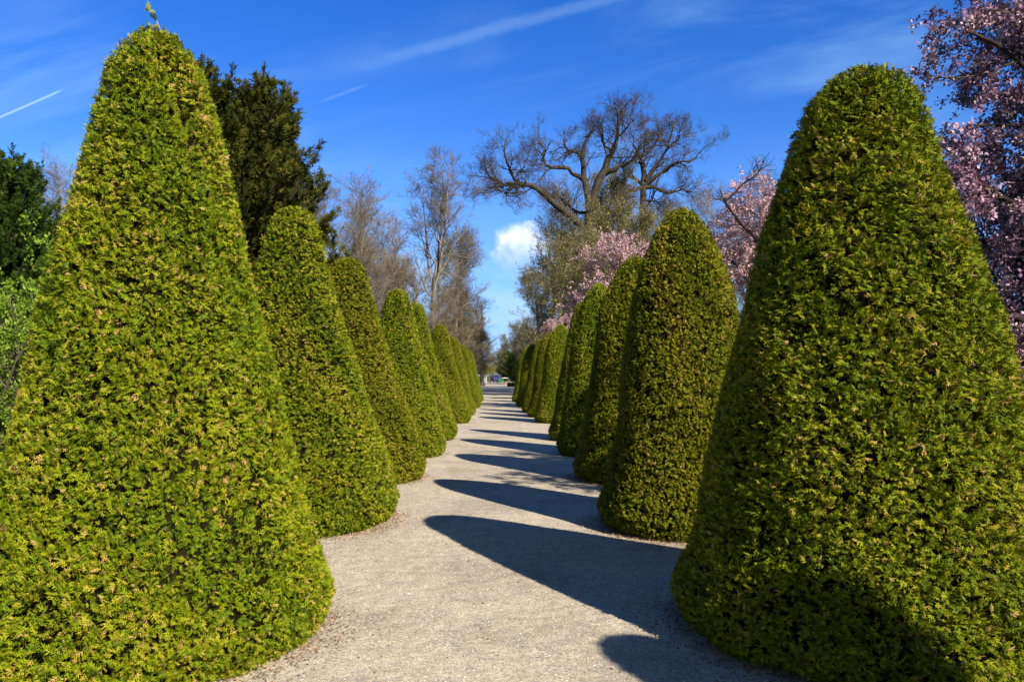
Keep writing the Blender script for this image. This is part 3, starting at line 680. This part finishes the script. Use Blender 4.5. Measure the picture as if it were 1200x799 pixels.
# --- low hedge, evergreen ground and small things at the far end
def box(b, c, s, m=0, t=.5):
    x, y, z = np.array(s) / 2; v = np.array([(-x, -y, -z), (x, -y, -z), (x, y, -z), (-x, y, -z), (-x, -y, z), (x, -y, z), (x, y, z), (-x, y, z)]) + np.array(c)
    b.add(v, np.array([(0, 3, 2, 1), (4, 5, 6, 7), (0, 1, 5, 4), (1, 2, 6, 5), (2, 3, 7, 6), (3, 0, 4, 7)]), t, m)
def bev(o, w=.02, seg=2):
    md = o.modifiers.new('edge', 'BEVEL'); md.width = w; md.segments = seg; md.limit_method = 'ANGLE'; return o
rng = np.random.default_rng(95)
b = Buf(); q = rng.uniform(-.5, .5, (3500, 3)); ax = rng.integers(0, 3, 3500); q[np.arange(3500), ax] = .5 * np.sign(q[np.arange(3500), ax])
leaves(b, q * [1.5, 3, .5] + [0, 0, .27], .1, rng); box(b, (0, 0, .24), (1.36, 2.8, .44), 1)
h_ = link('low_hedge', b.mesh('low_hedge'), [M['dkgreen'], M['core']], None, W(601, 440, 112) * [1, 1, 0]); tag(h_, 'low dark clipped hedge at the far end right of the path', 'hedge')
b = Buf(); box(b, (pc(118), 118, .012), (5.2, .35, .006)); tag(link('path_strip', b.mesh('path_strip'), plain('dark_strip', (.06, .06, .065), .7)), 'thin dark strip across the far path', None, kind='structure')  # flat dark strip laid across the far path

# blue van
blue = plain('blue_paint', (.012, .035, .15), .55, 0, .2); glass = plain('dark_glass', (.02, .025, .03), .35, spec=.2); tyre = plain('black_rubber', (.015, .015, .015), .8); white = plain('white_paint', (.7, .7, .68), .6)
chrome = plain('grey_metal', (.35, .36, .37), .35, .8); green = plain('green_paint', (.02, .22, .09), .4); red = plain('red_lens', (.4, .02, .02), .3); orange = plain('orange_plastic', (.65, .12, .02), .5); pale = plain('pale_stone', (.42, .42, .44), .85)
va = empty('small_van', 'small dark blue van parked at the far end of the path', 'van', W(580.5, 440, 172) * [1, 1, 0], rz=.25)
def prism(b, prof, x0, x1):
    m_ = len(prof); v = [(x0, y, z) for y, z in prof] + [(x1, y, z) for y, z in prof]
    for i in range(m_): j = (i + 1) % m_; b.add(np.array([v[i], v[j], v[j + m_], v[i + m_]]), [[0, 1, 2, 3]])
    cen = np.mean(np.array(prof), 0)
    for x in (x0, x1):
        for i in range(m_):
            j = (i + 1) % m_; p, q = np.array(prof[i]), np.array(prof[j]); mid = (p + q) / 2
            b.add(np.array([(x, *p), (x, *mid), (x, *q), (x, *cen)]), [[0, 1, 2, 3]])
b = Buf(); prism(b, [(-1.9, .3), (1.9, .3), (1.95, .8), (1.35, 1.05), (.75, 1.75), (-1.7, 1.8), (-1.92, 1.0)], -.82, .82); link('body', b.mesh('body'), blue, va)
b = Buf(); box(b, (0, -1.84, 1.38), (1.35, .06, .5)); link('rear_window', b.mesh('rear_window'), glass, va)
for sx in (-1, 1):
    b = Buf(); box(b, (sx * .822, -.2, 1.38), (.02, 1.9, .42)); link('side_window', b.mesh('side_window'), glass, va)
    b = Buf(); box(b, (sx * .68, -1.935, .85), (.16, .05, .3)); link('tail_light', b.mesh('tail_light'), red, va)
    for yy in (-1.2, 1.2):
        w_ = None
        b = Buf(); a = np.arange(20) * math.pi / 10
        P_ = np.array([[(sx * .68, yy, .32), (sx * .84, yy, .32)]], float)
        tubes(b, P_, np.array([[.32, .32]]), 20); w_ = link('wheel', b.mesh('wheel'), tyre, va)
        b = Buf(); tubes(b, np.array([[(sx * .83, yy, .32), (sx * .86, yy, .32), (sx * .87, yy, .32)]], float), np.array([[.2, .19, .01]]), 14); link('rim', b.mesh('rim'), chrome, w_)
b = Buf(); box(b, (0, -1.96, .42), (1.6, .1, .18)); link('bumper', b.mesh('bumper'), tyre, va)
# green handcart
hc = empty('handcart', 'small green handcart standing in front of the blue van', 'cart', W(587, 440, 160) * [1, 1, 0])
b = Buf(); prism(b, [(-.35, .85), (-.25, .4), (.35, .4), (.45, .85)], -.55, .55); link('tray', b.mesh('tray'), green, hc)
for sx in (-1, 1):
    b = Buf(); tubes(b, np.array([[(sx * .58, .1, .28), (sx * .66, .1, .28)]]), np.array([[.28, .28]]), 18); link('wheel', b.mesh('wheel'), tyre, hc)
    b = Buf(); tubes(b, np.array([[(sx * .45, -.3, .8), (sx * .45, -.9, 1.0)]]), np.array([[.02, .02]]), 6); link('handle', b.mesh('handle'), chrome, hc)
b = Buf(); tubes(b, np.array([[(-.6, .1, .28), (.6, .1, .28)]]), np.array([[.025, .025]]), 6); link('axle', b.mesh('axle'), chrome, hc)
# white stand
ws = empty('white_stand', 'flat white topped stand on thin legs right of the blue van', 'table', W(592.5, 440, 160) * [1, 1, 0])
b = Buf(); box(b, (0, 0, 1.1), (1.3, .8, .16)); bev(link('tabletop', b.mesh('tabletop'), white, ws))
for sx in (-1, 1):
    for sy in (-1, 1):
        b = Buf(); tubes(b, np.array([[(sx * .55, sy * .3, 0), (sx * .55, sy * .3, 1.03)]]), np.array([[.03, .03]]), 6); link('leg', b.mesh('leg'), chrome, ws)
# orange cone
oc = empty('traffic_cone', 'tiny orange cone on the ground by the white stand', 'cone', W(591.8, 440, 150) * [1, 1, 0]); oc.scale = (.7, .7, .7)
b = Buf(); tubes(b, np.array([[(0, 0, .03), (0, 0, .35), (0, 0, .7), (0, 0, .71)]]), np.array([[.2, .12, .03, .001]]), 14); link('cone_body', b.mesh('cone_body'), orange, oc)
b = Buf(); box(b, (0, 0, .02), (.5, .5, .04)); link('base', b.mesh('base'), tyre, oc)
# pale gate pillars
gp = empty('gate_pillar', 'pale grey gate pillar at the far end, left of the path by the lindens', 'pillar', W(568.5, 440, 168) * [1, 1, 0], 'pale pillars at the far end')
b = Buf(); box(b, (0, 0, .8), (.75, .75, 1.6)); bev(link('shaft', b.mesh('shaft'), pale, gp)); b = Buf(); box(b, (0, 0, 1.66), (.95, .95, .12)); bev(link('cap', b.mesh('cap'), pale, gp))
b = Buf(); box(b, (0, 0, .1), (.9, .9, .2)); bev(link('plinth', b.mesh('plinth'), pale, gp))
dup(gp, W(577, 440, 190) * [1, 1, 0], 0, (1, 1, 1.05), 'pale grey gate pillar at the far end, just left of the blue van')
# daffodils in the lawn at the right edge
def daffodil(label, loc, seed):
    rng = np.random.default_rng(seed); root = empty('daffodil', label, 'flower', loc, 'daffodils in the lawn at the right edge')
    b = Buf(); n_ = 26; p0 = np.stack([.1 * rng.normal(size=n_), .1 * rng.normal(size=n_), np.zeros(n_)], 1)
    st = wander(p0, rng.normal(size=(n_, 3)) * .25 + [0, 0, 1], rng.uniform(.25, .4, n_), 5, rng, .08, -.02); tubes(b, st, np.repeat(np.linspace(.008, .003, 5)[None], n_, 0), 3, rt(rng, n_)); link('blades', b.mesh('blades'), M['shrub'], root)
    for c in st[:6, -1]:
        b = Buf(); leaves(b, np.repeat(c[None], 9, 0), .075, rng, aspect=.6, dirs=nrm(rng.normal(size=(9, 3))), spread=.1); link('flower_head', b.mesh('flower_head'), YEL, root)
    return root
YEL = leafmat('yellow_petals', [(0, (.6, .4, .01)), (1, (.85, .7, .04))], trans=.2)
df = daffodil('clump of yellow daffodils in the lawn nearest the right cone', W(1189, 440, 27) * [1, 1, 0], 97)
for px, z, lab in ((1193, 29, 'clump of yellow daffodils second from the right cone'), (1198, 28, 'clump of yellow daffodils at the very right edge'), (1195.5, 31, 'clump of yellow daffodils farthest back at the right edge')):
    dup(df, W(px, 440, z) * [1, 1, 0], px, (1.3, 1.3, 1.2), lab)

# ------------------------------------------------------------------ light
EL = R_(36.0); SD = np.array([.625, -.78, 0]); SD /= np.linalg.norm(SD)
ld = bpy.data.lights.new('sun', 'SUN'); ld.energy = 5.0; ld.angle = R_(.5); ld.color = (1.0, .92, .78)
so = bpy.data.objects.new('sun', ld); COL.objects.link(so)
tv = Vector((-SD[0] * math.cos(EL), -SD[1] * math.cos(EL), -math.sin(EL))); so.rotation_euler = tv.to_track_quat('-Z', 'Y').to_euler(); so.location = (10, -10, 20)

w = bpy.data.worlds.new('World'); sc.world = w; w.use_nodes = True
nt = w.node_tree; nt.nodes.clear(); L = nt.links.new
def nd(t, **k):
    n = nt.nodes.new(t)
    for a, v in k.items(): setattr(n, a, v)
    return n
def ma(op, a, b=None, c=None, clamp=False):
    n = nd('ShaderNodeMath', operation=op, use_clamp=clamp)
    for i, x in enumerate((a, b, c)):
        if x is None: continue
        if isinstance(x, (int, float)): n.inputs[i].default_value = x
        else: L(x, n.inputs[i])
    return n.outputs[0]
def mr(x, a, b, c=0.0, d=1.0, smooth=True):
    n = nd('ShaderNodeMapRange', interpolation_type='SMOOTHSTEP' if smooth else 'LINEAR')
    L(x, n.inputs['Value']); n.inputs['From Min'].default_value = a; n.inputs['From Max'].default_value = b; n.inputs['To Min'].default_value = c; n.inputs['To Max'].default_value = d
    return n.outputs['Result']
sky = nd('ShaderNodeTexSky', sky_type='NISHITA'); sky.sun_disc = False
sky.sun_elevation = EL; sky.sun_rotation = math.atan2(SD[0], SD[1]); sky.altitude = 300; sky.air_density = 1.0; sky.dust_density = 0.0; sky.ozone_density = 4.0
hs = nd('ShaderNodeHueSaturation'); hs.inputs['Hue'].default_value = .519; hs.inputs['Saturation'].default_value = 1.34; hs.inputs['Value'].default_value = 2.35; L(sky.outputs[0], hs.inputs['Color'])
tc = nd('ShaderNodeTexCoord'); sx = nd('ShaderNodeSeparateXYZ'); L(tc.outputs['Generated'], sx.inputs[0])
X, Y, Z = sx.outputs
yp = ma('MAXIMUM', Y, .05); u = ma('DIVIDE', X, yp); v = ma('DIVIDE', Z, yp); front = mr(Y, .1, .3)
def comb(a, b, c=0.0):
    n = nd('ShaderNodeCombineXYZ')
    for i, x in enumerate((a, b, c)):
        if isinstance(x, (int, float)): n.inputs[i].default_value = x
        else: L(x, n.inputs[i])
    return n.outputs[0]
def noise(vec, scale, det=6, rough=.55, dist=0.0):
    n = nd('ShaderNodeTexNoise'); n.inputs['Scale'].default_value = scale; n.inputs['Detail'].default_value = det; n.inputs['Roughness'].default_value = rough; n.inputs['Distortion'].default_value = dist
    L(vec, n.inputs['Vector']); return n.outputs[0]
def mixc(fac, a, col):
    n = nd('ShaderNodeMixRGB'); L(fac, n.inputs[0]); L(a, n.inputs[1])
    if isinstance(col, tuple): n.inputs[2].default_value = (*col, 1)
    else: L(col, n.inputs[2])
    return n.outputs[0]
# thin cirrus streaks
cu = comb(ma('ADD', ma('MULTIPLY', u, 1.1), ma('MULTIPLY', v, .6)), ma('SUBTRACT', ma('MULTIPLY', v, 6.0), ma('MULTIPLY', u, 1.3)))
ci = ma('MULTIPLY', mr(noise(cu, 1.7, 8, .6, .6), .42, .78), mr(noise(comb(u, v), 2.2, 3), .35, .65))
SKC = 15.0     # cloud radiance before the background strength
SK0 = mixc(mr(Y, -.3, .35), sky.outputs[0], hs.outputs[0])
c0 = mixc(ma('MULTIPLY', ma('MULTIPLY', ci, front), .36), SK0, (SKC * .42, SKC * .68, SKC * 1.0))
# vapour trails
def trail(c, p, q, wid, ext, amt, soft=.02, wob=0.0):
    (u0, v0), (u1, v1) = [((x - 600) / 900, (440 - y) / 900) for x, y in (p, q)]
    l = math.hypot(u1 - u0, v1 - v0); dx, dy = (u1 - u0) / l, (v1 - v0) / l
    s = ma('ADD', ma('MULTIPLY', ma('SUBTRACT', u, u0), dx), ma('MULTIPLY', ma('SUBTRACT', v, v0), dy))
    d = ma('ADD', ma('MULTIPLY', ma('SUBTRACT', u, u0), -dy), ma('MULTIPLY', ma('SUBTRACT', v, v0), dx))
    if wob: d = ma('ADD', d, ma('MULTIPLY', ma('SUBTRACT', noise(comb(u, v), 18, 5, .6), .5), wob))
    m_ = mr(ma('ABSOLUTE', d), wid * .15, wid, 1, 0)
    m_ = ma('MULTIPLY', m_, ma('MULTIPLY', mr(s, -soft, soft), mr(s, l + ext - soft, l + ext + soft, 1, 0)))
    return mixc(ma('MULTIPLY', ma('MULTIPLY', m_, front), amt), c, (SKC * .55, SKC * .78, SKC * 1.02))
c1 = trail(c0, (440, 73), (735, -8), .012, .05, .115, .09, .012)
c1 = trail(c1, (-10, 142), (70, 107), .0022, 0, .5, .008)
c1 = trail(c1, (380, 118), (425, 101), .003, 0, .10, .015)
# low soft cloud and the small cumulus over the avenue
n1 = noise(comb(u, v), 26, 8, .6); n2 = noise(comb(ma('MULTIPLY', u, 1.0), ma('MULTIPLY', v, 2.0)), 9, 6, .55)
low = ma('MULTIPLY', mr(v, .03, .19, 1, 0), mr(n2, .36, .62))
low = ma('MULTIPLY', low, mr(ma('ABSOLUTE', ma('ADD', u, .0)), .06, .4, 1, .35))
hz = mixc(ma('MULTIPLY', mr(v, -.02, .34, .85, 0), front), c1, (SKC * .15, SKC * .40, SKC * .95))
c2 = mixc(ma('MULTIPLY', ma('MULTIPLY', low, front), .8), hz, (SKC * .50, SKC * .70, SKC * .98))
du = ma('DIVIDE', ma('SUBTRACT', u, .014), .046); dv = ma('DIVIDE', ma('SUBTRACT', v, .165), .042)
blob = ma('ADD', ma('SUBTRACT', 1.0, ma('ADD', ma('MULTIPLY', du, du), ma('MULTIPLY', dv, dv))), ma('MULTIPLY', ma('SUBTRACT', n1, .5), 2.4))
cm = mr(blob, .05, .85); lit = mr(ma('ADD', dv, ma('MULTIPLY', ma('SUBTRACT', n1, .5), 1.5)), -.55, .45)
ccol = nd('ShaderNodeMixRGB'); L(lit, ccol.inputs[0]); ccol.inputs[1].default_value = (SKC * .36, SKC * .56, SKC * .95, 1); ccol.inputs[2].default_value = (SKC * .80, SKC * .88, SKC * 1.02, 1)
c3 = mixc(ma('MULTIPLY', ma('MULTIPLY', cm, front), mr(dv, -1.5, .1, .10, 1)), c2, ccol.outputs[0])
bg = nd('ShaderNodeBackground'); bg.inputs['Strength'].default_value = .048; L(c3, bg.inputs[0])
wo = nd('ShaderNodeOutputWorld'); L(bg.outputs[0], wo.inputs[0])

# ------------------------------------------------------------------ camera
cd = bpy.data.cameras.new('camera'); cd.lens = 27.0; cd.sensor_width = 36.0; cd.shift_y = 40.5 / 1200; cd.clip_start = .05; cd.clip_end = 6000
co = bpy.data.objects.new('camera', cd); COL.objects.link(co); co.location = (0, 0, CAMH); co.rotation_euler = (R_(90), 0, 0); sc.camera = co
vs = sc.view_settings; vs.view_transform = 'Standard'; vs.look = 'None'; vs.exposure = 0.8; vs.gamma = 1.0; vs.use_curve_mapping = False
sc.cycles.max_bounces = 6; sc.cycles.diffuse_bounces = 1; sc.cycles.transmission_bounces = 3; sc.cycles.glossy_bounces = 2
